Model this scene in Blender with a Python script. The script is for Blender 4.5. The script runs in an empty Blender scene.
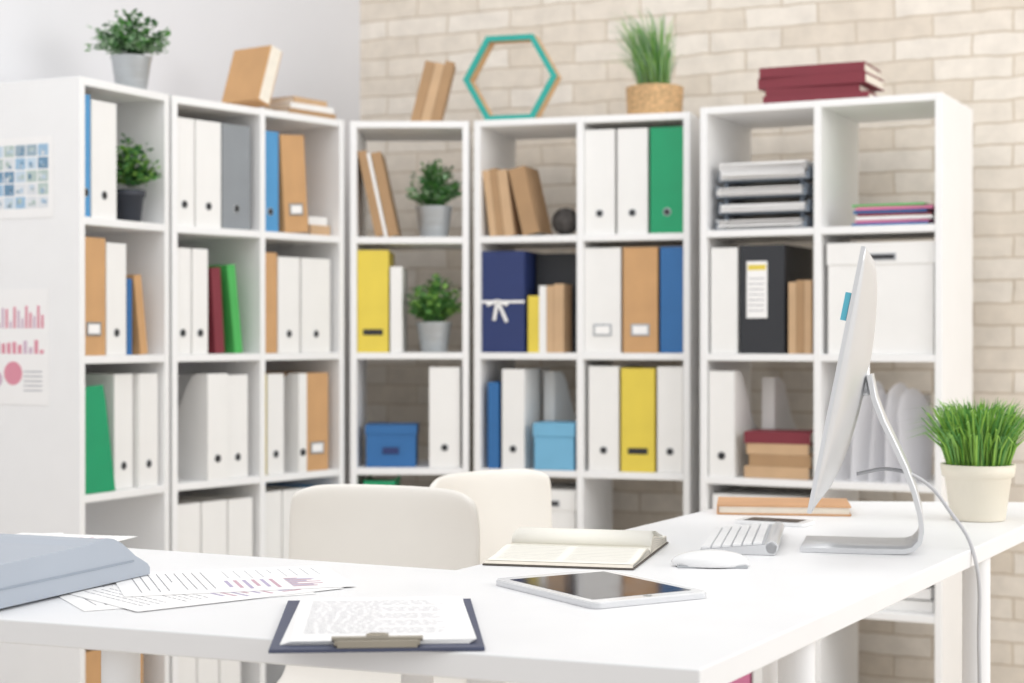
import bpy, bmesh, math, random
from mathutils import Matrix, Vector
random.seed(7)
sc=bpy.context.scene
sc.view_settings.view_transform='Standard'
T=Matrix.Translation
def RZ(d): return Matrix.Rotation(math.radians(d),4,'Z')
def RX(d): return Matrix.Rotation(math.radians(d),4,'X')
def RY(d): return Matrix.Rotation(math.radians(d),4,'Y')
def lin(c): return c/12.92 if c<=0.04045 else ((c+0.055)/1.055)**2.4
_m={}
def mat(name,hexc,rough=0.5,metal=0.0,var=0.04,scale=12,bump=0.0,spec=0.5,trans=0.0):
    if name in _m: return _m[name]
    m=bpy.data.materials.new(name); m.use_nodes=True
    nt=m.node_tree; b=nt.nodes['Principled BSDF']
    r,g,bl=[lin(int(hexc[i:i+2],16)/255) for i in (0,2,4)]
    no=nt.nodes.new('ShaderNodeTexNoise'); no.inputs['Scale'].default_value=scale; no.inputs['Detail'].default_value=4
    tc=nt.nodes.new('ShaderNodeTexCoord'); nt.links.new(tc.outputs['Object'],no.inputs['Vector'])
    mr=nt.nodes.new('ShaderNodeMapRange'); mr.inputs['To Min'].default_value=1-var; mr.inputs['To Max'].default_value=1+var
    mr.inputs['From Min'].default_value=.3; mr.inputs['From Max'].default_value=.7
    nt.links.new(no.outputs['Fac'],mr.inputs['Value'])
    vm=nt.nodes.new('ShaderNodeVectorMath'); vm.operation='SCALE'; vm.inputs[0].default_value=(r,g,bl)
    nt.links.new(mr.outputs['Result'],vm.inputs['Scale']); nt.links.new(vm.outputs['Vector'],b.inputs['Base Color'])
    rr=nt.nodes.new('ShaderNodeMapRange'); rr.inputs['To Min'].default_value=max(rough-.05,0.02); rr.inputs['To Max'].default_value=min(rough+.07,1)
    nt.links.new(no.outputs['Fac'],rr.inputs['Value']); nt.links.new(rr.outputs['Result'],b.inputs['Roughness'])
    b.inputs['Metallic'].default_value=metal
    b.inputs['Specular IOR Level'].default_value=spec
    if trans: b.inputs['Transmission Weight'].default_value=trans
    if bump:
        bp=nt.nodes.new('ShaderNodeBump'); bp.inputs['Strength'].default_value=bump; bp.inputs['Distance'].default_value=.002
        nt.links.new(no.outputs['Fac'],bp.inputs['Height']); nt.links.new(bp.outputs['Normal'],b.inputs['Normal'])
    _m[name]=m; return m
W=mat('white_laminate','F1F1F2',.4,var=.01)
SH=mat('shelf_white','F3F3F3',.5,var=.01)
PAP=mat('paper_white','F7F6F5',.8,var=.01)
BW=mat('binder_white','F0EFED',.55,var=.012,scale=14)
DK=mat('dark_hole','2A2A2E',.5)
MET=mat('metal','B9BCBF',.3,.9)
ALU=mat('aluminium','DADBDD',.35,.45,var=.01)
INK=mat('ink_grey','AEB0B6',.8)
INKD=mat('ink_dark','7A7B84',.8)
BRN=mat('cardboard','CCA071',.8,var=.06,bump=.2)
TAN=mat('tan_book','CBAA86',.8,var=.06)
TAN2=mat('tan_book_dark','B08E6A',.8,var=.06)
YEL=mat('yellow','E4CD50',.6); GRN=mat('green','169A68',.5); GRN2=mat('bright_green','4DB25A',.5)
BLU=mat('blue','2F6BA6',.5); LBL=mat('light_blue','5499CC',.5); NAVY=mat('navy','26366A',.5)
SKY=mat('sky_blue_box','76B4D6',.6); GRY=mat('grey_binder','8E9398',.5); BLK=mat('black_binder','2C2E33',.45)
RED=mat('maroon','7E2E3A',.6); PINK=mat('pink','D47CA0',.6); CREAM=mat('page_cream','EFE8DA',.8,var=.05,scale=60)
G1=mat('leaf_green','5A9446',.55,var=.15); G2=mat('leaf_light','86B455',.55,var=.15); G3=mat('leaf_dark','3F7040',.6,var=.15)
GZ1=mat('leaf_sage','86A680',.6,var=.15)
SOIL=mat('soil','4A382A',.9,bump=.5)
BUCK=mat('galvanised','B9BDC0',.4,.45,var=.06)
colors=dict(W=BW,B=BLU,L=LBL,N=NAVY,Y=YEL,G=GRN,g=GRN2,R=RED,T=TAN,t=TAN2,C=BRN,K=BLK,A=GRY,P=PINK)

class MB:
    def __init__(s): s.bm=bmesh.new(); s.mats=[]
    def mi(s,m):
        if m not in s.mats: s.mats.append(m)
        return s.mats.index(m)
    def face(s,co,m,M=None,smooth=False):
        vs=[s.bm.verts.new((M@Vector(c)) if M else Vector(c)) for c in co]
        f=s.bm.faces.new(vs); f.material_index=s.mi(m); f.smooth=smooth; return f
    def box(s,x0,x1,y0,y1,z0,z1,m,M=None):
        c=[(x0,y0,z0),(x1,y0,z0),(x1,y1,z0),(x0,y1,z0),(x0,y0,z1),(x1,y0,z1),(x1,y1,z1),(x0,y1,z1)]
        v=[s.bm.verts.new((M@Vector(p)) if M else Vector(p)) for p in c]
        for q in ((3,2,1,0),(4,5,6,7),(0,1,5,4),(1,2,6,5),(2,3,7,6),(3,0,4,7)):
            f=s.bm.faces.new([v[i] for i in q]); f.material_index=s.mi(m)
    def prism(s,poly,z0,z1,m,M=None,smooth=False):
        a=[s.bm.verts.new((M@Vector((x,y,z0))) if M else Vector((x,y,z0))) for x,y in poly]
        b=[s.bm.verts.new((M@Vector((x,y,z1))) if M else Vector((x,y,z1))) for x,y in poly]
        i=s.mi(m); n=len(poly)
        f=s.bm.faces.new(a[::-1]); f.material_index=i
        f=s.bm.faces.new(b); f.material_index=i
        for k in range(n):
            f=s.bm.faces.new([a[k],a[(k+1)%n],b[(k+1)%n],b[k]]); f.material_index=i; f.smooth=smooth
    def lathe(s,prof,m,M=None,seg=32,cap=True):
        rings=[]
        for r,z in prof:
            rings.append([s.bm.verts.new((M or Matrix())@Vector((r*math.cos(2*math.pi*k/seg),r*math.sin(2*math.pi*k/seg),z))) for k in range(seg)])
        i=s.mi(m)
        for a,b in zip(rings,rings[1:]):
            for k in range(seg):
                f=s.bm.faces.new([a[k],a[(k+1)%seg],b[(k+1)%seg],b[k]]); f.material_index=i; f.smooth=True
        if cap:
            for r in (rings[0][::-1],rings[-1]):
                f=s.bm.faces.new(r); f.material_index=i
    def strip(s,pts,w0,w1,m,M,th=.0035):
        n=len(pts); nor=[]
        for k in range(n):
            a=Vector(pts[max(k-1,0)]); b=Vector(pts[min(k+1,n-1)]); d=(b-a).normalized(); nor.append(Vector((-d.y,d.x)))
        poly=[tuple(Vector(pts[k])+nor[k]*th) for k in range(n)]+[tuple(Vector(pts[k])-nor[k]*th) for k in range(n-1,-1,-1)]
        R=M@Matrix(((0,0,1,0),(1,0,0,0),(0,1,0,0),(0,0,0,1)))
        s.prism(poly,w0,w1,m,R,smooth=True)
    def done(s,name,M=None,bev=0,parent=None,sub=0,seg=2):
        bmesh.ops.recalc_face_normals(s.bm,faces=s.bm.faces)
        me=bpy.data.meshes.new(name); s.bm.to_mesh(me); s.bm.free()
        for m in s.mats: me.materials.append(m)
        o=bpy.data.objects.new(name,me); sc.collection.objects.link(o)
        if M: o.matrix_world=M
        if bev:
            b=o.modifiers.new('bevel','BEVEL'); b.width=bev; b.segments=seg; b.limit_method='ANGLE'; b.angle_limit=math.radians(40)
        if parent: o.parent=parent
        return o

# ------------------------------------------------------------ room shell
def wallbrick():
    m=bpy.data.materials.new('cream_brick'); m.use_nodes=True; nt=m.node_tree; N=nt.nodes; L=nt.links; b=N['Principled BSDF']
    tc=N.new('ShaderNodeTexCoord'); sp=N.new('ShaderNodeSeparateXYZ'); cb=N.new('ShaderNodeCombineXYZ')
    L.new(tc.outputs['Object'],sp.inputs[0]); L.new(sp.outputs['X'],cb.inputs['X']); L.new(sp.outputs['Z'],cb.inputs['Y'])
    nz=N.new('ShaderNodeTexNoise'); nz.inputs['Scale'].default_value=9; L.new(cb.outputs[0],nz.inputs['Vector'])
    ad=N.new('ShaderNodeVectorMath'); ad.operation='MULTIPLY_ADD'; ad.inputs[1].default_value=(.018,.018,0); L.new(nz.outputs['Color'],ad.inputs[0]); L.new(cb.outputs[0],ad.inputs[2])
    br=N.new('ShaderNodeTexBrick'); L.new(ad.outputs[0],br.inputs['Vector'])
    br.inputs['Scale'].default_value=1; br.inputs['Brick Width'].default_value=.235; br.inputs['Row Height'].default_value=.067
    br.inputs['Mortar Size'].default_value=.0045; br.inputs['Mortar Smooth'].default_value=.7; br.inputs['Bias'].default_value=-.1
    def C(h): return tuple(lin(int(h[i:i+2],16)/255) for i in (0,2,4))+(1,)
    br.inputs['Color1'].default_value=C('F2EADF'); br.inputs['Color2'].default_value=C('E5D9C9'); br.inputs['Mortar'].default_value=C('D6C8B5')
    n2=N.new('ShaderNodeTexNoise'); n2.inputs['Scale'].default_value=14; n2.inputs['Detail'].default_value=8; n2.inputs['Roughness'].default_value=.65; L.new(tc.outputs['Object'],n2.inputs['Vector'])
    mr=N.new('ShaderNodeMapRange'); mr.inputs['From Min'].default_value=.3; mr.inputs['From Max'].default_value=.7; mr.inputs['To Min'].default_value=.87; mr.inputs['To Max'].default_value=1.05; L.new(n2.outputs['Fac'],mr.inputs['Value'])
    sc_=N.new('ShaderNodeVectorMath'); sc_.operation='SCALE'; L.new(br.outputs['Color'],sc_.inputs[0]); L.new(mr.outputs[0],sc_.inputs['Scale']); L.new(sc_.outputs[0],b.inputs['Base Color'])
    inv=N.new('ShaderNodeMath'); inv.operation='SUBTRACT'; inv.inputs[0].default_value=1; L.new(br.outputs['Fac'],inv.inputs[1])
    a2=N.new('ShaderNodeMath'); a2.operation='MULTIPLY_ADD'; L.new(n2.outputs['Fac'],a2.inputs[0]); a2.inputs[1].default_value=.9; L.new(inv.outputs[0],a2.inputs[2])
    bp=N.new('ShaderNodeBump'); bp.inputs['Strength'].default_value=.4; bp.inputs['Distance'].default_value=.006; L.new(a2.outputs[0],bp.inputs['Height']); L.new(bp.outputs[0],b.inputs['Normal'])
    b.inputs['Roughness'].default_value=.85
    return m
CORN=Vector((-.533,5.97,0))
mb=MB(); mb.box(0,5,0,.12,0,2.9,wallbrick()); mb.done('wall_back',T(CORN)@RZ(-25))
mb=MB(); mb.box(-6,0,0,.12,0,2.9,mat('plaster_white','E0E0E3',.8,var=.01,scale=4)); mb.done('wall_left',T(CORN)@RZ(60))
mb=MB(); mb.box(-4.5,5,-2,7,-.05,0,mat('floor_pale','D9D0C4',.5,var=.05,scale=3)); mb.done('floor')

# ------------------------------------------------------------ shelves
TH=.02; TOP=1.75; P=.35
class Unit:
    def __init__(s,x0,y0,x1,y1,n,dep):
        s.M=T((x0,y0,0))@Matrix.Rotation(math.atan2(y1-y0,x1-x0),4,'Z'); s.L=math.hypot(x1-x0,y1-y0); s.n=n; s.dep=dep
        s.cw=(s.L-TH)/n; s.iw=s.cw-TH
        mb=MB()
        for k in range(n+1): mb.box(k*s.cw,k*s.cw+TH,0,dep,0,TOP,SH)
        for r in range(6):
            z=TOP-P*r
            if r==5: z=.02
            for k in range(n): mb.box(k*s.cw+TH,(k+1)*s.cw,.001,dep-.001,z-TH,z,SH)
        mb.done('shelf_unit',s.M,bev=.0015)
    def x(s,c,f): return TH+c*s.cw+f*s.iw
    def z(s,r): return (TOP-P*(r+1) if r<4 else .02) if r>=0 else TOP
L1=Unit(-1.080,4.25,-.922,4.577,1,.34)
L2=Unit(-.917,4.588,-.506,5.129,2,.34)
A=Unit(-.490,5.143,-.130,5.143,1,.36)
B=Unit(-.115,5.129,.516,4.930,2,.36)
C=Unit(.535,4.841,1.147,4.532,2,.39)

def binder(u,c,r,f0,f1,col,h=.30,lean=0,y=.015,d=.27,style='ring'):
    w=(f1-f0)*u.iw-.002; m=colors[col]
    mb=MB()
    mb.box(0,w,0,.006,0,h,m); mb.box(0,.004,.006,d,0,h,m); mb.box(w-.004,w,.006,d,0,h,m)
    mb.box(.004,w-.004,.012,d-.012,.006,h-.012,CREAM)
    cx=w/2
    if style=='ring':
        Mx=T((cx,0,h*.2))@RX(90)
        mb.lathe([(.012,-.001),(.012,.0012)],MET,Mx,20); mb.lathe([(.0095,-.001),(.0095,.0018)],DK,Mx,20)
    elif style=='label':
        mb.box(w*.15,w*.62,-.001,0,.10,.26,PAP)
        mb.box(w*.18,w*.59,-.0015,-.001,.235,.25,YEL)
        for k in range(7): mb.box(w*.2,w*.55,-.0015,-.001,.12+.015*k,.122+.015*k,INKD)
    elif style=='frame':
        mb.box(cx-.028,cx+.028,-.003,0,.05,.085,MET); mb.box(cx-.022,cx+.022,-.0035,-.003,.056,.079,PAP)
    elif style=='slot':
        mb.box(cx-.03,cx+.03,-.001,0,.052,.07,DK)
    x=u.x(c,f0)+.001; z=u.z(r)
    M=T((x,y,z+.0005))
    if lean>0: M=T((x,y,z+.0005))@T((0,0,w*math.sin(math.radians(lean))))@RY(lean)
    if lean<0: M=T((x+w,y,z+.0005))@T((0,0,w*math.sin(math.radians(-lean))))@RY(lean)@T((-w,0,0))
    mb.done('ring_binder' if style in('ring','label') else 'box_file',u.M@M,bev=.0015)

def books(u,c,r,f0,items,lean=0,y=.02,name='book_row'):
    mb=MB(); X=u.x(c,f0); z=u.z(r); L=math.radians(abs(lean)); sx=0
    for t,h,d,col in items:
        m=colors[col]
        if lean>=0: M=T((X+sx,y,z+.0005+t*math.sin(L)))@RY(lean)
        else: M=T((X+sx+t/math.cos(L),y,z+.0005+t*math.sin(L)))@RY(lean)@T((-t,0,0))
        mb.box(0,.003,0,d,0,h,m,M); mb.box(t-.003,t,0,d,0,h,m,M); mb.box(.003,t-.003,0,.004,0,h,m,M)
        mb.box(.003,t-.003,.004,d-.004,.004,h-.005,CREAM,M); sx+=t/math.cos(L)+.001
    mb.done(name,u.M)
def stack(Mw,items,name='book_stack',jit=5):
    mb=MB(); z=0
    for i,(l,d,t,col) in enumerate(items):
        m=colors[col]; R=RZ(random.uniform(-jit,jit)); M=T((random.uniform(-.008,.008),0,z))@R
        mb.box(-l/2,l/2,-d/2,d/2,0,.003,m,M); mb.box(-l/2,l/2,-d/2,d/2,t-.003,t,m,M); mb.box(-l/2,l/2,-d/2,-d/2+.004,.003,t-.003,m,M)
        mb.box(-l/2+.004,l/2-.004,-d/2+.004,d/2-.004,.003,t-.003,CREAM,M); z+=t+.0005
    mb.done(name,Mw)
def magfile(u,c,r,f0,w,h=.3,m=BW,rot=0,y=.02,d=.25):
    prof=[(0,0),(d,0),(d,.1),(d*.93,.115),(d*.8,.13),(d*.65,.16),(d*.5,.21),(d*.38,.26),(d*.28,h*.97),(d*.2,h),(0,h)]
    R=Matrix(((0,0,1,0),(1,0,0,0),(0,1,0,0),(0,0,0,1)))
    mb=MB(); mb.prism(prof,0,.003,m,R); mb.prism(prof,w-.003,w,m,R)
    mb.box(.003,w-.003,0,.003,0,h,m); mb.box(.003,w-.003,d-.003,d,0,.1,m)
    mb.box(.003,w-.003,.003,d-.003,0,.003,m)
    mb.box(.008,w-.008,.01,d-.02,.004,.1,PAP)
    Mx=T((w/2,0,h*.2))@RX(90); mb.lathe([(.011,-.001),(.011,.0016)],DK,Mx,20)
    mb.done('magazine_file',u.M@T((u.x(c,f0)+.001,y,u.z(r)+.0005))@RZ(rot))
def bush(Mw,name,pot='bucket',s=1.0,n=520,mats=(G1,G2,G3),spread=.075,hh=.09,leaf=.02,lim=9):
    mb=MB()
    if pot=='bucket':
        ph=.078*s
        mb.lathe([(.033*s,0),(.035*s,.002),(.045*s,ph*.9),(.048*s,ph),(.048*s,ph+.003),(.044*s,ph+.002),(.042*s,ph-.01)],BUCK)
        for zz in (.3,.6): mb.lathe([((.035+.0105*zz)*s,ph*zz-.002),((.0365+.0105*zz)*s,ph*zz),((.035+.0105*zz)*s,ph*zz+.002)],BUCK,cap=False)
    else:
        ph=.085*s
        mb.lathe([(.032*s,0),(.040*s,ph*.8),(.044*s,ph*.8),(.045*s,ph),(.041*s,ph),(.04*s,ph-.008)],mat('dark_pot','3E424C',.5))
    mb.lathe([(.039*s,ph-.012),(.0,ph-.008)],SOIL,cap=False)
    ns=n//9
    for q in range(ns):
        a=random.uniform(0,2*math.pi); el=random.uniform(-.02,1)**1.0 if q%4 else random.uniform(0,.35)
        if isinstance(el,complex): el=.1
        dz=math.sin(el*math.pi/2); dr=math.cos(el*math.pi/2)
        L=random.uniform(.75,1.15)
        base=Vector((random.uniform(-.5,.5)*.05*s,random.uniform(-.5,.5)*.05*s,ph-.008))
        tip=Vector((dr*spread*L*math.cos(a),dr*spread*L*math.sin(a),ph+.022*s+hh*L*dz))
        tip.x=max(-lim,min(lim,tip.x))
        mid=(base+tip)/2+Vector((0,0,.018))
        sd=Vector((.0008,.0008,0)); prev=base
        for k in range(1,10):
            t=k/9; p=base*(1-t)**2+mid*2*t*(1-t)+tip*t*t
            mb.face([prev-sd,prev+sd,p+sd,p-sd],mats[0]); prev=p
            if k<3: continue
            l=leaf*random.uniform(.7,1.25)*(1.1-.3*t)
            R=T(p)@RZ(math.degrees(a)+random.choice((-70,70,180,0))+random.uniform(-35,35))@RY(random.uniform(-55,15))@RX(random.uniform(-30,30))
            m=random.choice(mats)
            if abs(p.x)+l<lim+.02 or lim>1:
                mb.face([(0,0,0),(l*.4,l*.34,.002),(l*.8,l*.2,.001),(l,0,-.001),(l*.8,-l*.2,.001),(l*.4,-l*.34,.002)],m,R)
    mb.done(name,Mw)
def grass(Mw,name,potfn,ph,r,n,hmin,hmax,splay,w=.0028,mats=(G1,G2),bias=(0,0)):
    mb=MB(); potfn(mb)
    for k in range(n):
        a=random.uniform(0,2*math.pi); rr=r*math.sqrt(random.random()); b=Vector((rr*math.cos(a),rr*math.sin(a),ph-.012))
        h=random.uniform(hmin,hmax); o=splay*(.25+rr/r)*random.uniform(.2,1.2); a2=a+random.uniform(-.7,.7)
        d=Vector((math.cos(a2),math.sin(a2),0)); sd=Vector((-math.sin(a+1.3*k),math.cos(a+1.3*k),0))*w
        bi=Vector((bias[0],bias[1],0))*random.uniform(.5,1.3)
        p1=b+d*o*.2+bi*.2+Vector((0,0,h*.5)); p2=b+d*o*.55+bi*.55+Vector((0,0,h*.82)); p3=b+d*o+bi+Vector((0,0,h*(1-.3*o/max(h,.01))))
        m=random.choice(mats)
        mb.face([b-sd,b+sd,p1+sd,p1-sd],m); mb.face([p1-sd,p1+sd,p2+sd*.7,p2-sd*.7],m); mb.face([p2-sd*.7,p2+sd*.7,p3],m)
    mb.done(name,Mw)

# L1
binder(L1,0,0,0,.12,'L',.31); binder(L1,0,0,.13,.44,'W',.30)
bush(L1.M@T((L1.x(0,.74),.055,L1.z(0)+.0005)),'potted_plant','dark',1.0,spread=.078,hh=.105,mats=(G1,G3,G2),n=760,leaf=.023,lim=.065)
binder(L1,0,1,0,.30,'C',.30,style='frame'); binder(L1,0,1,.31,.56,'W',.29); books(L1,0,1,.585,[(.02,.2,.16,'B')],lean=0); books(L1,0,1,.76,[(.03,.21,.15,'C')],lean=-8)
# green magazine file, wide foot, tapered top, soft covers
mb=MB()
Rg=Matrix(((1,0,0,0),(0,0,1,0),(0,1,0,0),(0,0,0,1)))
mb.prism([(.0,0),(.125,0),(.122,.02),(.085,.24),(.076,.275),(.012,.272),(.004,.25)],0,.004,GRN,Rg)
mb.prism([(.0,0),(.006,0),(.016,.262),(.010,.268)],.004,.2,GRN,Rg)
mb.prism([(.119,0),(.125,0),(.085,.24),(.076,.268),(.070,.262)],.004,.2,GRN,Rg)
mb.prism([(.02,.004),(.112,.004),(.07,.235),(.022,.24)],.012,.19,CREAM,Rg)
mb.done('green_magazine_holder',L1.M@T((L1.x(0,.01),.008,L1.z(2)+.0005)),bev=.002)
binder(L1,0,2,.46,.70,'W',y=.03); binder(L1,0,2,.72,.97,'W')
for f in (0,.26,.52): binder(L1,0,4,f,f+.25,'C',.28,style='frame')
# L2
binder(L2,0,0,0,.24,'W',.295); binder(L2,0,0,.25,.56,'W',.295); binder(L2,0,0,.57,.92,'A',.295)
binder(L2,0,1,0,.2,'W',.29); binder(L2,0,1,.21,.40,'W',.29); books(L2,0,1,.50,[(.035,.24,.2,'R')],lean=-4); books(L2,0,1,.74,[(.03,.25,.2,'g')],lean=-7)
magfile(L2,0,2,.36,.075,.295,y=.005,d=.22); binder(L2,0,2,.63,.89,'W',.29)
for f in (0,.32,.64): binder(L2,0,3,f,f+.31,'W',.29)
for f in (0,.27,.54): binder(L2,0,4,f,f+.26,'W',.27)
binder(L2,1,0,.0,.22,'L',.29); binder(L2,1,0,.30,.62,'C',.285,lean=-4,style='frame')
stack(L2.M@T((L2.x(1,.83),.12,L2.z(0)+.001)),[(.085,.18,.03,'T'),(.08,.17,.025,'W')],jit=1)
binder(L2,1,1,0,.2,'C',.29,style='plain'); binder(L2,1,1,.21,.50,'W',.28); binder(L2,1,1,.52,.92,'W',.28)
binder(L2,1,2,0,.06,'Y',.29,style='plain'); binder(L2,1,2,.07,.29,'W',.29); magfile(L2,1,2,.45,.033,.29,BW,y=.005,d=.2); binder(L2,1,2,.57,.89,'C',.29,style='frame')
binder(L2,1,3,0,.26,'W',.30); binder(L2,1,3,.27,.6,'W',.30); binder(L2,1,3,.62,.85,'L',.30)
# A
books(A,0,0,.17,[(.026,.265,.2,'t'),(.01,.26,.2,'W'),(.03,.26,.2,'t')],lean=-12)
bush(A.M@T((A.x(0,.72),.08,A.z(0)+.0005)),'potted_plant','bucket',1.2,mats=(G1,GZ1,G3),spread=.1,hh=.105,n=1000,lim=.078,leaf=.023)
binder(A,0,1,0,.30,'Y',.31,style='slot'); binder(A,0,1,.31,.43,'W',.26,style='plain')
bush(A.M@T((A.x(0,.72),.08,A.z(1)+.0005)),'potted_plant','bucket',1.15,mats=(G1,G2,G3),spread=.1,hh=.105,n=1000,lim=.078,leaf=.024)
mb=MB(); mb.box(0,.15,0,.15,0,.10,BLU); mb.box(-.003,.153,-.003,.153,.10,.128,BLU); mb.box(.05,.1,-.004,-.003,.04,.06,NAVY)
mb.done('storage_box',A.M@T((A.x(0,.08),.04,A.z(2)+.0005)),bev=.003)
binder(A,0,2,.68,.98,'W',.305)
binder(A,0,3,.06,.36,'G',.31,style='plain',y=.005)
# B
books(B,0,0,.08,[(.022,.2,.14,'T'),(.022,.205,.14,'t'),(.03,.2,.14,'T')],lean=-7)
books(B,0,0,.42,[(.05,.205,.15,'t')],lean=-13)
mb=MB()
RT=mat('rattan_dark','4A4644',.8,var=.3,scale=80,bump=.8)
for k in range(7):
    Rm=Matrix.Rotation(k*.9,4,'Y')@Matrix.Rotation(k*1.3,4,'X')
    for j in range(28):
        a=2*math.pi*j/28; b_=2*math.pi*(j+1)/28; r1=.041
        p=[(r1*math.cos(a),r1*math.sin(a),-.005),(r1*math.cos(b_),r1*math.sin(b_),-.005),(r1*math.cos(b_),r1*math.sin(b_),.005),(r1*math.cos(a),r1*math.sin(a),.005)]
        mb.face(p,RT,T((0,0,.042))@Rm)
bmesh.ops.create_icosphere(mb.bm,subdivisions=3,radius=.038,matrix=T((0,0,.042)))
mb.done('decorative_ball',B.M@T((B.x(0,.84),.05,B.z(0)+.001)))
binder(B,0,1,0,.45,'N',.305,style='plain'); binder(B,0,1,.46,.94,'K',.30,y=.12,d=.2,style='plain')
mb=MB()
mb.box(.0,.134,-.003,0,.148,.156,PAP)
for k,(a,l) in enumerate([(-25,.07),(10,.06),(70,.035),(-70,.035)]):
    mb.box(-.005,.005,-.006,-.004,-l,0,PAP,T((.05,0,.155))@RY(a))
mb.done('white_ribbon',B.M@T((B.x(0,.0)+.0015,.0145,B.z(1)+.001)))
books(B,0,1,.48,[(.034,.17,.09,'Y'),(.022,.2,.09,'W'),(.022,.2,.09,'T'),(.03,.205,.09,'T')],y=.02)
binder(B,0,2,.06,.18,'B',.26,style='plain'); binder(B,0,2,.21,.45,'W',.30); magfile(B,0,2,.50,.04,.29,BW,rot=-20,y=.165,d=.165)
mb=MB(); mb.box(0,.122,0,.135,0,.10,SKY); mb.box(-.003,.125,-.003,.138,.1,.14,SKY); mb.done('storage_box',B.M@T((B.x(0,.56),.004,B.z(2)+.0005)),bev=.002)
def wbox(u,c,r,f0,f1,h):
    w=(f1-f0)*u.iw; mb=MB(); mb.box(.003,w-.003,.003,.3,0,h-.06,BW); mb.box(0,w,0,.303,h-.06,h,BW)
    mb.box(w/2-.04,w/2+.04,-.002,0,h-.046,h-.034,DK); mb.box(w/2-.045,w/2+.045,-.0015,0,h-.05,h-.03,MET)
    mb.done('archive_box',u.M@T((u.x(c,f0),.015,u.z(r)+.0005)),bev=.003)
wbox(B,0,3,.35,.98,.29)
binder(B,1,0,0,.31,'W',.31); binder(B,1,0,.33,.64,'W',.31); binder(B,1,0,.66,1.0,'G',.31)
binder(B,1,1,.0,.37,'W',.31,style='frame'); binder(B,1,1,.39,.74,'C',.31,style='frame'); binder(B,1,1,.76,.99,'B',.31,style='plain')
binder(B,1,2,.04,.35,'W',.31); binder(B,1,2,.37,.71,'Y',.305,style='slot'); binder(B,1,2,.73,.99,'W',.31)
# C
def trays():
    mb=MB(); GM=mat('smoke_tray','7F8A97',.3)
    w=.265
    for k in range(4):
        z=k*.046; o=.0 if k%2 else .008
        mb.box(-o,w-o,0,.3,z,z+.004,GM); mb.box(-o,-o+.004,0,.3,z,z+.034,GM); mb.box(w-o-.004,w-o,0,.3,z,z+.034,GM)
        mb.box(-o,-o+.03,-.002,.002,z,z+.020,GM); mb.box(w-o-.03,w-o,-.002,.002,z,z+.020,GM)
        for j in range(5): mb.box(.008-o+random.uniform(-.002,.004),w-.010-o,-.016+random.uniform(-.010,.010),.28,z+.005+j*.0045,z+.008+j*.0045,PAP,RZ(random.uniform(-.9,.9)))
        for px in (.01,w-.03):
            if k<3: mb.box(px-.006,px+.006,.03,.05,z+.028,z+.046,GM)
    for j in range(5): mb.box(.006,w-.006,-.015,.28,.166+j*.005,.169+j*.005,PAP,RZ(random.uniform(-2.5,2.5)))
    mb.done('letter_tray_stack',C.M@T((C.x(0,.08),.035,C.z(0)+.001)))
trays()
binder(C,0,1,.02,.28,'W',.30,style='plain'); binder(C,0,1,.30,.72,'K',.305,style='label'); books(C,0,1,.75,[(.022,.2,.16,'T'),(.022,.205,.16,'t'),(.02,.205,.16,'T')])
magfile(C,0,2,.01,.075,y=.01); magfile(C,0,2,.34,.04,.28,BW,rot=-8,y=.17,d=.18)
stack(C.M@T((C.x(0,.655),.085,C.z(2)+.001)),[(.19,.14,.033,'T'),(.18,.14,.033,'t'),(.18,.14,.03,'T'),(.19,.14,.033,'R')],jit=3)
wbox(C,0,3,.04,.9,.30)
stack(C.M@T((C.x(1,.60),.11,C.z(0)+.001)),[(.21,.15,.008,'B'),(.2,.15,.008,'P'),(.21,.16,.009,'W'),(.2,.15,.008,'R'),(.2,.15,.008,'B'),(.21,.16,.009,'P'),(.2,.16,.006,'g')],'magazine_stack',jit=3)
wbox(C,1,1,.04,.985,.305)
def sleeves():
    FR=mat('frosted_plastic','F4F4F8',.45,var=.02)
    nt=FR.node_tree; p=nt.nodes['Principled BSDF']; out=nt.nodes['Material Output']
    tl=nt.nodes.new('ShaderNodeBsdfTranslucent'); tl.inputs[0].default_value=(.95,.95,.97,1); mx=nt.nodes.new('ShaderNodeMixShader'); mx.inputs[0].default_value=.45
    tp=nt.nodes.new('ShaderNodeBsdfTransparent'); m2=nt.nodes.new('ShaderNodeMixShader'); m2.inputs[0].default_value=.25
    nt.links.new(p.outputs[0],mx.inputs[1]); nt.links.new(tl.outputs[0],mx.inputs[2]); nt.links.new(mx.outputs[0],m2.inputs[1]); nt.links.new(tp.outputs[0],m2.inputs[2]); nt.links.new(m2.outputs[0],out.inputs['Surface'])
    mb=MB()
    for k,(x0,dx,bend,h) in enumerate(((.012,.06,.016,.27),(.06,.065,.02,.29),(.11,.07,-.012,.265),(.155,.06,.018,.285),(.20,.045,.014,.27))):
        n=12; prev=None
        for j in range(n+1):
            s_=j/n; yy=.0+.16*s_; xx=x0+dx*s_+bend*math.sin(math.pi*s_)
            top=h*(.72+.28*math.sin(math.pi*min(1,.18+s_*.9)))*(1-.15*s_); tx=xx+.014*math.sin(3*s_+k)
            cur=[(xx,yy,0),(xx+(tx-xx)*.3,yy,top*.4),(tx,yy,top*.8),(tx+.006,yy+.004,top)]
            if prev:
                for q in range(3): mb.face([prev[q],cur[q],cur[q+1],prev[q+1]],FR,smooth=True)
            prev=cur
    bmesh.ops.remove_doubles(mb.bm,verts=mb.bm.verts,dist=.0002)
    mb.done('document_sleeves',C.M@T((C.x(1,.06),.02,C.z(2)+.001)))
    mb=MB()
    for k in range(4): mb.box(.0+.05*k,.046+.05*k,0,.12,0,.22+.012*(k%2),PAP)
    mb.done('paper_bundle',C.M@T((C.x(1,.10),.21,C.z(2)+.001)))
sleeves()
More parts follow.
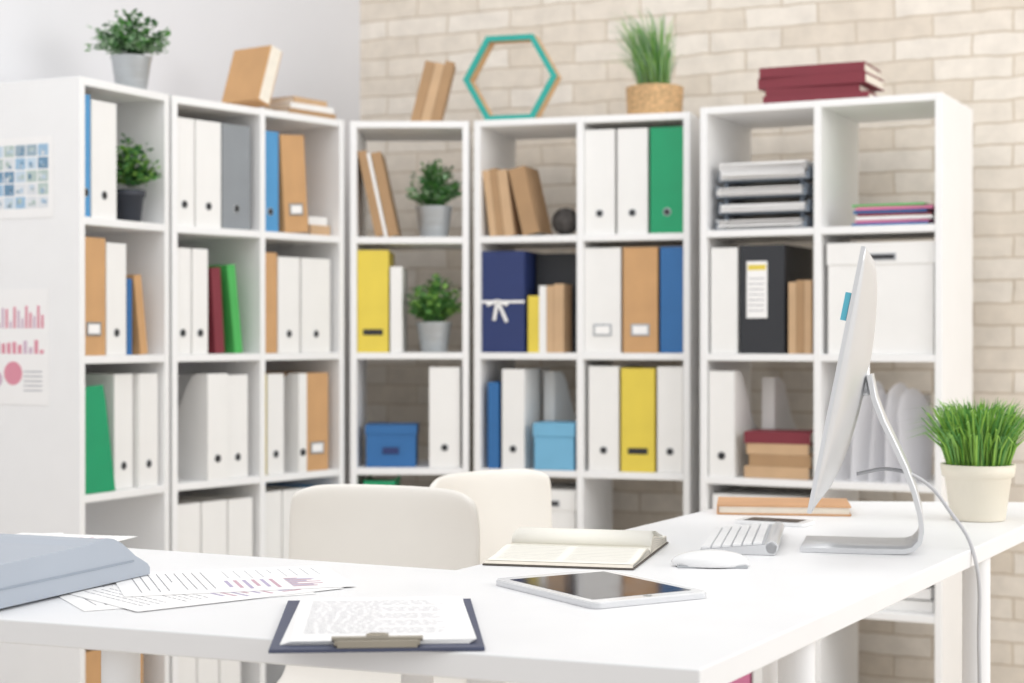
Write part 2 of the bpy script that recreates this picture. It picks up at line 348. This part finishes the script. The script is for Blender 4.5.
binder(C,0,4,.1,.4,'P',.28); binder(C,0,4,.42,.7,'W',.28)
mb=MB()
for k in range(5): mb.box(0,.2,0,.25,k*.035,k*.035+.03,[BW,PAP][k%2],T((random.uniform(-.01,.01),0,0)))
mb.done('paper_pile',C.M@T((C.x(1,.3),.05,C.z(3)+.001)))

# ------------------------------------------------------------ on top of shelves
bush(L1.M@T((.285,.065,TOP+.001)),'potted_plant','bucket',1.15,mats=(G3,GZ1,G1,GZ1),spread=.105,hh=.085,leaf=.024,n=1000)
mb=MB(); mb.box(0,.05,0,.15,0,.17,BRN); mb.box(.005,.045,-.002,.146,.004,.172,CREAM)
mb.done('cardboard_box_file',L2.M@T((.385,.03,TOP+.018))@RY(18)@T((-.04,0,0)))
stack(L2.M@T((.575,.09,TOP+.001)),[(.2,.13,.018,'t'),(.18,.12,.018,'W'),(.15,.11,.018,'T')])
books(A,0,-1,.50,[(.030,.19,.12,'t'),(.028,.185,.12,'T'),(.028,.19,.12,'t')],lean=14,y=.05)
TEAL=mat('teal_paint','2AA79C',.5); WOOD=mat('light_wood','D0A878',.6,var=.1,scale=20)
mb=MB(); R1=.148
for k in range(6):
    a=math.radians(60*k); b_=math.radians(60*(k+1))
    def pt(r,t,y): return (r*math.cos(t),y,r*math.sin(t))
    Ro,Ri=R1,R1-.018
    for (y0,y1,m) in ((0,.014,TEAL),(.014,.06,WOOD)):
        o0,o1,i0,i1=pt(Ro,a,y0),pt(Ro,b_,y0),pt(Ri,a,y0),pt(Ri,b_,y0); O0,O1,I0,I1=pt(Ro,a,y1),pt(Ro,b_,y1),pt(Ri,a,y1),pt(Ri,b_,y1)
        mb.face([o0,o1,i1,i0],m); mb.face([O0,O1,I1,I0],m); mb.face([o0,o1,O1,O0],m); mb.face([i0,i1,I1,I0],m)
mb.done('hexagon_wall_shelf',B.M@T((.102,.03,TOP+R1*math.cos(math.radians(30))+.001)))
WK=mat('wicker','D8B283',.8,var=.25,scale=90,bump=.8)
def basket(mb):
    prof=[]
    for k in range(9):
        z=k*.0105; prof+= [(.078+.004*(k/8),z),(.084+.004*(k/8),z+.005)]
    prof+=[(.08,.093),(.07,.08)]
    mb.lathe(prof,WK); mb.lathe([(.07,.078),(0,.082)],SOIL,cap=False)
grass(B.M@T((.53,.12,TOP+.001)),'grass_in_wicker_basket',basket,.09,.045,380,.1,.265,.085,.0015,(G2,G1,GZ1),bias=(-.045,0))
stack(C.M@T((.31,.16,TOP+.001)),[(.3,.2,.026,'R'),(.27,.19,.022,'R'),(.31,.2,.03,'R'),(.3,.2,.028,'R')])

# papers on side panel of L1
mb=MB(); Mp=L1.M
mb.box(-.0015,-.0005,.085,.33,1.40,1.605,PAP)
cs=[mat('photo_%d'%i,h,.5) for i,h in enumerate(['9FC0DA','C9D9E6','6E93B0','E0E4E8','9BB0BE','B8C9C4'])]
for i in range(6):
    for j in range(5):
        y0=.1+i*.037; z0=1.425+j*.033
        mb.box(-.002,-.0015,y0,y0+.033,z0,z0+.029,random.choice(cs))
        for q in range(3):
            yy=y0+random.uniform(.002,.02); zz=z0+random.uniform(.002,.014)
            mb.box(-.0023,-.002,yy,yy+random.uniform(.005,.012),zz,zz+random.uniform(.005,.013),random.choice(cs))
mb.done('photo_collage',Mp)
mb=MB(); mb.box(-.0015,-.0005,.10,.32,.925,1.22,PAP)
PK=mat('chart_pink','DD93A4',.7); PL=mat('chart_lilac','D3BBCB',.7)
for i in range(14):
    h=.012+.045*abs(math.sin(i*1.1+.5)); mb.box(-.002,-.0015,.115+i*.013,.123+i*.013,1.12,1.12+h,random.choice([PK,PL]))
for i in range(10):
    h=.01+.025*abs(math.sin(i*1.7)); mb.box(-.002,-.0015,.115+i*.018,.127+i*.018,1.055,1.055+h,random.choice([PK,PL]))
for cy,cz,r,m in ((.215,1.005,.03,PK),(.27,.99,.02,PL)):
    mb.lathe([(r,0),(r,.0006)],m,T((-.0015,cy,cz))@RY(-90))
for i in range(5): mb.box(-.002,-.0015,.12,.18,.96+i*.012,.963+i*.012,INK)
mb.done('chart_poster',Mp)

# ------------------------------------------------------------ desk
DZ=.77
mb=MB()
poly=[(-1.0,2.137),(.1858,1.680),(1.12,3.37),(.47,3.41),(-.080,2.397),(-1.06,2.87)]
mb.prism(poly,DZ-.028,DZ,W)
for x,y in ((.345,2.06),(.765,2.80),(.12,1.80),(-.457,1.985),(.51,3.31),(1.03,3.30),(-.9,2.2),(-.98,2.74),(-.13,2.33),(-.03,1.96)):
    mb.lathe([(.020,0),(.0225,.01),(.0225,DZ-.028)],W,T((x,y,0)),24)
mb.done('corner_desk',bev=.002)

def text(mb,x0,x1,y0,y1,z,n,m=INK,M=None,h=.0022):
    for k in range(n):
        y=y1-(y1-y0)*k/(n-1); e=x1-(x1-x0)*(random.random()*.12 if k%5!=4 else .5)
        x=x0
        while x<e:
            l=random.uniform(.006,.016)
            mb.face([(x,y,z),(min(x+l,e),y,z),(min(x+l,e),y+h,z),(x,y+h,z)],m,M); x+=l+.003
# clipboard
mb=MB(); mb.box(-.1125,.1125,-.165,.165,0,.004,mat('clipboard_navy','4A5068',.5))
for k in range(4): mb.box(-.1+.002*k,.1+.001*k,-.143,.155-.002*k,.0042+k*.0012,.0052+k*.0012,PAP,RZ(.6*k-1))
text(mb,-.08,.08,-.10,.12,.0093,24,INK,None,.0014)
CL=mat('clip_metal','A8A194',.35,.7)
mb.box(-.045,.045,-.160,-.143,.006,.0105,CL); mb.box(-.042,.042,-.164,-.159,.004,.012,CL)
mb.lathe([(.003,-.048),(.003,.048)],CL,T((0,-.150,.0115))@RY(90),16)
mb.prism([(-.012,-.152),(.012,-.152),(.012,-.138),(.006,-.132),(-.006,-.132),(-.012,-.138)],.012,.015,CL)
mb.done('clipboard',T((-.152,1.935,DZ+.0005))@RZ(4),bev=.001)
# tablet
def rrect(w,h,r,n=6):
    p=[]
    for cx,cy,a0 in ((w/2-r,h/2-r,0),(-w/2+r,h/2-r,90),(-w/2+r,-h/2+r,180),(w/2-r,-h/2+r,270)):
        for k in range(n+1):
            a=math.radians(a0+90*k/n); p.append((cx+r*math.cos(a),cy+r*math.sin(a)))
    return p
mb=MB()
GL=mat('screen_glass','35343A',.1,spec=.6,var=.01); WG=mat('white_glass','F2F2F2',.2)
mb.prism(rrect(.176,.241,.012),0,.006,ALU); mb.prism(rrect(.173,.238,.011),.006,.008,WG); mb.prism(rrect(.15,.198,.001,2),.008,.0083,GL)
mb.lathe([(.006,.008),(.006,.0083)],MET,T((0,-.109,0)),20)
mb.done('tablet',T((.112,2.196,DZ+.0005))@RZ(31))
# notebook open: spine along local X, pages fall away along Y
mb=MB(); COV=mat('notebook_cover','5A534C',.6)
wd=.108
mb.box(-wd-.002,wd+.002,-.161,.161,0,.002,COV)
R=Matrix(((0,0,1,0),(1,0,0,0),(0,1,0,0),(0,0,0,1)))
top=mat('page_white','F9F6EC',.8,var=.01)
RUL=mat('ruled_line','9C9C98',.8)
for sgn in (-1,1):
    t=1.15 if sgn>0 else .6
    pts=[(sgn*y,z*t) for y,z in ((.002,.005),(.006,.012),(.014,.019),(.026,.0225),(.045,.022),(.07,.018),(.10,.013),(.13,.0105),(.154,.0105))]
    poly=pts+[(sgn*.158,.0025),(sgn*.002,.0025)]
    mb.prism(poly,-wd,wd,CREAM,R)
    for j in range(5):
        q=.22+.15*j
        for (a,b) in zip(pts,pts[1:]):
            mb.face([(wd+.0004,a[0],.0025+(a[1]-.0025)*q),(wd+.0004,b[0],.0025+(b[1]-.0025)*q),(wd+.0004,b[0],.0025+(b[1]-.0025)*q+.0005),(wd+.0004,a[0],.0025+(a[1]-.0025)*q+.0005)],RUL)
    for (a,b) in zip(pts,pts[1:]): mb.face([(-wd+.001,a[0],a[1]+.0006),(wd-.001,a[0],a[1]+.0006),(wd-.001,b[0],b[1]+.0006),(-wd+.001,b[0],b[1]+.0006)],top,smooth=True)
    def zz(y):
        for (a,b) in zip(pts,pts[1:]):
            if abs(a[0])<=y<=abs(b[0]): return a[1]+(b[1]-a[1])*(y-abs(a[0]))/(abs(b[0])-abs(a[0]))+.0012
        return pts[-1][1]+.0012
    for k in range(12):
        y=.030+.0095*k
        for (xa,xb) in ((-wd+.012,-.01),(.004,wd-.012)):
            mb.face([(xa,sgn*y,zz(y)),(xb,sgn*y,zz(y)),(xb,sgn*(y+.0009),zz(y+.0009)),(xa,sgn*(y+.0009),zz(y+.0009))],RUL)
# a few loose leaves standing proud of the block near the spine
for k in range(3):
    mb.strip([(.004,.014),(.012,.024+.002*k),(.030,.029+.0022*k),(.060,.026+.0022*k),(.095,.019+.0016*k),(.125,.0145+.001*k)],-wd+.003*k,wd-.001*k,top,Matrix(),.0002)
mb.done('open_notebook',T((.103,2.573,DZ+.0005))@RZ(-14))
# mouse
mb=MB()
bmesh.ops.create_uvsphere(mb.bm,u_segments=32,v_segments=16,radius=1)
for v in mb.bm.verts:
    x,y,z=v.co; z=max(z,-.25)
    v.co=Vector((x*.056*(1-.04*x),y*.029*(1+.05*math.cos(x*3)),(z+.25)*.018))
for f in mb.bm.faces: f.smooth=True
mb.mi(mat('mouse_white','EEEEEE',.25))
mb.box(-.05,.05,-.022,.022,-.001,.002,MET)
mb.done('computer_mouse',T((.286,2.435,DZ+.0015))@RZ(-3))
# keyboard
mb=MB()
mb.prism([(-.058,0),(.055,0),(.058,.014),(.05,.020),(.04,.016),(-.058,.006)],-.14,.14,ALU,R)
mb.lathe([(.0095,-.14),(.0095,.14)],ALU,T((0,.05,.0115))@RY(90),20)
KY=mat('key_white','F5F5F5',.4); KB=mat('keyboard_bed','BFC1C5',.5)
mb.face([(-.139,-.057,.0064),(.139,-.057,.0064),(.139,.039,.0163),(-.139,.039,.0163)],KB)
for r in range(6):
    y=-.055+.0155*r; n=14 if r else 10
    for k in range(n):
        x=-.138+k*(.276/n); z=.006+(y+.058)/.098*.010
        mb.box(x+.0015,x+.276/n-.0015,y,y+.0122,z-.001,z+.0045,KY)
mb.done('computer_keyboard',T((.368,2.70,DZ+.0005))@RZ(-101),bev=.0004)
# phone, leather notebook
mb=MB(); mb.prism(rrect(.062,.128,.009),0,.0065,WG); mb.prism(rrect(.055,.098,.001,2),.0065,.0068,GL); mb.done('smartphone',T((.462,2.985,DZ+.0005))@RZ(62))
mb=MB(); LE=mat('leather_tan','CF9F75',.6,var=.08,bump=.3)
mb.box(-.122,.122,-.078,.078,0,.003,LE); mb.box(-.122,.122,-.078,.078,.015,.018,LE); mb.box(-.122,-.119,-.078,.078,.003,.015,LE); mb.box(-.118,.119,-.075,.075,.003,.015,CREAM)
mb.done('leather_notebook',T((.510,3.20,DZ+.0005))@RZ(-8))

# computer
Mc=T((.516,2.656,DZ))@RZ(-103.5)
root=bpy.data.objects.new('desktop_computer',None); sc.collection.objects.link(root); root.matrix_world=Mc
mb=MB(); Wd,Hd=.528,.385; nx,nz=24,18
i_al=mb.mi(ALU); i_gl=mb.mi(mat('monitor_glass','16171A',.1,spec=.6))
fr=[];bk=[]
for a in range(nz+1):
    fr.append([]);bk.append([])
    for b_ in range(nx+1):
        u=-1+2*b_/nx; v=-1+2*a/nz; x,z=u*Wd/2,v*Hd/2
        fr[a].append(mb.bm.verts.new((x,0,z)))
        q=max(0,(1-u*u))*max(0,(1-v*v)); bk[a].append(mb.bm.verts.new((x,.006+.032*q**.65,z)))
for a in range(nz):
    for b_ in range(nx):
        f=mb.bm.faces.new([fr[a][b_],fr[a][b_+1],fr[a+1][b_+1],fr[a+1][b_]]); f.material_index=i_gl if a>=3 else i_al
        f=mb.bm.faces.new([bk[a][b_],bk[a+1][b_],bk[a+1][b_+1],bk[a][b_+1]]); f.material_index=i_al; f.smooth=True
for b_ in range(nx):
    for a in (0,nz):
        f=mb.bm.faces.new([fr[a][b_],fr[a][b_+1],bk[a][b_+1],bk[a][b_]]); f.material_index=i_al
for a in range(nz):
    for b_ in (0,nx):
        f=mb.bm.faces.new([fr[a][b_],fr[a+1][b_],bk[a+1][b_],bk[a][b_]]); f.material_index=i_al
o=mb.done('screen'); o.parent=root; o.matrix_local=T((0,-.0,.268))@RX(-11.3)
# cyan sliver painted as a reflection on the glass, in the screen's own frame
mb=MB(); mb.box(.235,.262,-.0085,-.0005,.085,.125,mat('cyan_reflection','5DB9CF',.5)); o=mb.done('screen_reflection'); o.parent=root; o.matrix_local=T((0,-.0,.268))@RX(-11.3)
mb=MB()
pts=[(-.06,.004),(.0,.004),(.06,.004),(.095,.005),(.108,.009),(.118,.020),(.121,.036),(.118,.06),(.109,.095),(.096,.13),(.080,.165),(.063,.20),(.050,.235),(.043,.27)]
mb.strip(pts,-.08,.08,ALU,Matrix())
mb.lathe([(.028,0),(.028,.012)],ALU,T((0,.03,.265))@RX(-90),24)
o=mb.done('stand'); o.parent=root; o.matrix_local=Matrix()
def cable(name,pts,r,m):
    cu=bpy.data.curves.new(name,'CURVE'); cu.dimensions='3D'; cu.bevel_depth=r; cu.bevel_resolution=4
    sp=cu.splines.new('BEZIER'); sp.bezier_points.add(len(pts)-1)
    for p,c in zip(sp.bezier_points,pts): p.co=c; p.handle_left_type=p.handle_right_type='AUTO'
    cu.materials.append(m); o=bpy.data.objects.new(name,cu); sc.collection.objects.link(o); return o
cable('power_cable',[(.538,2.65,.885),(.59,2.655,.892),(.645,2.66,.872),(.684,2.65,.825),(.712,2.63,.772),(.716,2.605,.62),(.712,2.60,.35),(.74,2.7,.02),(.9,2.9,.008)],.003,mat('cable_grey','C4C4C7',.4))

# plant on desk
CP=mat('cream_pot','EDE6D6',.5,var=.02)
def cpot(mb):
    mb.lathe([(.046,0),(.048,.002),(.058,.075),(.060,.077),(.063,.079),(.066,.10),(.060,.10),(.058,.088)],CP,seg=40); mb.lathe([(.058,.086),(0,.09)],SOIL,cap=False)
grass(T((.836,3.05,DZ+.0005)),'grass_in_pot',cpot,.1,.052,1000,.08,.142,.075,.0017,(G2,G1,mat('leaf_lime','95C452',.5,var=.1)))

# grey file tray, papers
GF=mat('grey_blue_plastic','ADB5C0',.4,var=.015)
s=math.degrees(math.atan2(.295,.116))
Mf=T((-.4957,2.328,DZ+.0035))@RZ(s)
mb=MB(); R2=Matrix(((1,0,0,0),(0,0,1,0),(0,1,0,0),(0,0,0,1)))
body=[(0,0),(-.36,0),(-.36,.052),(-.15,.056),(-.12,.060),(-.10,.0605),(-.085,.058),(-.066,.050),(-.05,.040),(-.035,.030),(-.02,.023),(-.006,.016),(0,.010)][::-1]
mb.prism(body,0,.004,GF,R2); mb.prism(body,.196,.20,GF,R2)
mb.box(-.36,0,.004,.196,0,.004,GF)
def ztop(x):
    b=sorted(body)
    for (a,c) in zip(b,b[1:]):
        if a[0]<=x<=c[0] and c[0]>a[0] and a[1]>0 and c[1]>0: return a[1]+(c[1]-a[1])*(x-a[0])/(c[0]-a[0])
    return .01
xs=[-.355,-.30,-.22,-.15,-.12,-.10,-.085,-.066,-.05,-.035,-.02,-.006,-.0005]
poly=[(x,ztop(x)-.001) for x in xs]+[(x,ztop(x)-.005) for x in xs[::-1]]
mb.prism(poly,.004,.196,GF,R2)
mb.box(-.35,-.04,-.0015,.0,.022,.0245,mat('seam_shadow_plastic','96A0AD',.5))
mb.box(-.34,-.06,.02,.18,.006,.03,PAP)
mb.done('document_tray',Mf,bev=.0015)
IR=mat('ink_rose','CBA9B6',.8); IV=mat('ink_violet','B9AFC9',.8)
def sheet(mb,cx,cy,rot,z,w=.21,h=.297):
    M=T((cx,cy,z))@RZ(rot); mb.box(-w/2,w/2,-h/2,h/2,0,.0004,PAP,M)
    text(mb,-.085,.08,-.125,-.03,.0006,9,INKD,M,.0014)
    text(mb,-.085,-.01,.0,.125,.0006,9,INK,M,.0014)
    for k in range(9):
        hh=.01+.035*abs(math.sin(k*1.3+cx*9)); x=.005+k*.009
        mb.face([(x,.07,.0006),(x+.006,.07,.0006),(x+.006,.07+hh,.0006),(x,.07+hh,.0006)],(IR,IV)[k%2],M)
    for k in range(6):
        mb.face([(.005,.05-k*.012,.0006),(.085-.01*(k%3),.05-k*.012,.0006),(.085-.01*(k%3),.055-k*.012,.0006),(.005,.055-k*.012,.0006)],(IR,IV)[k%2],M)
mb=MB()
for i,(cx,cy,rr) in enumerate(((-.43,2.195,-62),(-.40,2.20,-50),(-.378,2.28,-72))): sheet(mb,cx,cy,rr,.0005+i*.0008)
mb.done('printed_documents',T((0,0,DZ)))
mb=MB()
for i,(cx,cy,rr) in enumerate(((-.80,2.67,20),(-.765,2.62,8),(-.75,2.66,-14))): sheet(mb,cx,cy,rr,.0005+i*.0008)
mb.done('printed_documents',T((0,0,DZ)))

# chairs
CH=mat('chair_white','EFEBE4',.45,var=.01); LEGM=mat('chair_leg_wood','D8C2A0',.5,var=.08)
def chair(Mw):
    e=bpy.data.objects.new('shell_chair',None); sc.collection.objects.link(e); e.matrix_world=Mw
    mb=MB(); prof=[(-.21,.43),(-.19,.447),(-.10,.45),(.0,.443),(.1,.44),(.17,.455),(.215,.50),(.235,.57),(.25,.65),(.262,.73),(.270,.79),(.274,.835)]
    hw=[.16,.185,.195,.195,.19,.185,.18,.185,.190,.192,.19,.182]
    n=14; g=[]
    for k,(y,z) in enumerate(prof):
        row=[]
        for j in range(n+1):
            u=-1+2*j/n; back=max(0,(k-5)/6)
            yy=y-.05*u*u*back; zz=z+(.02*u*u if k<6 else 0)-(.018*u**8 if k==11 else 0)
            row.append(mb.bm.verts.new((u*hw[k],yy,zz)))
        g.append(row)
    i=mb.mi(CH)
    for k in range(len(prof)-1):
        for j in range(n):
            f=mb.bm.faces.new([g[k][j],g[k][j+1],g[k+1][j+1],g[k+1][j]]); f.smooth=True; f.material_index=i
    o=mb.done('shell'); so=o.modifiers.new('s','SOLIDIFY'); so.thickness=.018; so.offset=0
    ss=o.modifiers.new('ss','SUBSURF'); ss.levels=2; ss.render_levels=2
    o.parent=e; o.matrix_local=Matrix()
    mb=MB()
    for sx,sy in ((-1,-1),(1,-1),(-1,1),(1,1)):
        a=Vector((sx*.12,sy*.12,.44)); b_=Vector((sx*.19,sy*.19,0.0))
        d=(a-b_); q=d.to_track_quat('Z','Y').to_matrix().to_4x4()
        mb.lathe([(.011,0),(.017,d.length)],LEGM,T(b_)@q,16)
    mb.box(-.13,.13,-.13,.13,.425,.432,LEGM)
    o=mb.done('legs'); o.parent=e; o.matrix_local=Matrix()
chair(T((-.323,2.79,0))@RZ(-24))
chair(T((.138,3.18,0))@RZ(51))

# ------------------------------------------------------------ light
w=bpy.data.worlds.new('World'); sc.world=w; w.use_nodes=True
bg=w.node_tree.nodes['Background']; bg.inputs[0].default_value=(.99,.992,1,1); bg.inputs[1].default_value=.88
def area(name,loc,tgt,size,e,col=(1,1,1)):
    l=bpy.data.lights.new(name,'AREA'); l.shape='RECTANGLE'; l.size=size[0]; l.size_y=size[1]; l.energy=e; l.color=col
    o=bpy.data.objects.new(name,l); sc.collection.objects.link(o); o.location=loc
    o.rotation_euler=(Vector(tgt)-Vector(loc)).to_track_quat('-Z','Y').to_euler(); return o
area('window_light',(3.4,1.8,2.3),(0,3.6,.9),(2.5,1.8),54,(1,.99,.97))
area('overhead_fill',(-.3,2.9,3.0),(0,4.4,.8),(2.5,2.5),24,(1,.995,.985))  # added soft fill from above, no ceiling fixture there

cam=bpy.data.cameras.new('camera'); co=bpy.data.objects.new('camera',cam); sc.collection.objects.link(co)
cam.lens=1700/1024*36; cam.sensor_width=36; co.location=(0,0,1.10); co.rotation_euler=(math.radians(90-.185),0,0)
cam.dof.use_dof=True; cam.dof.focus_distance=2.35; cam.dof.aperture_fstop=5.2
sc.camera=co
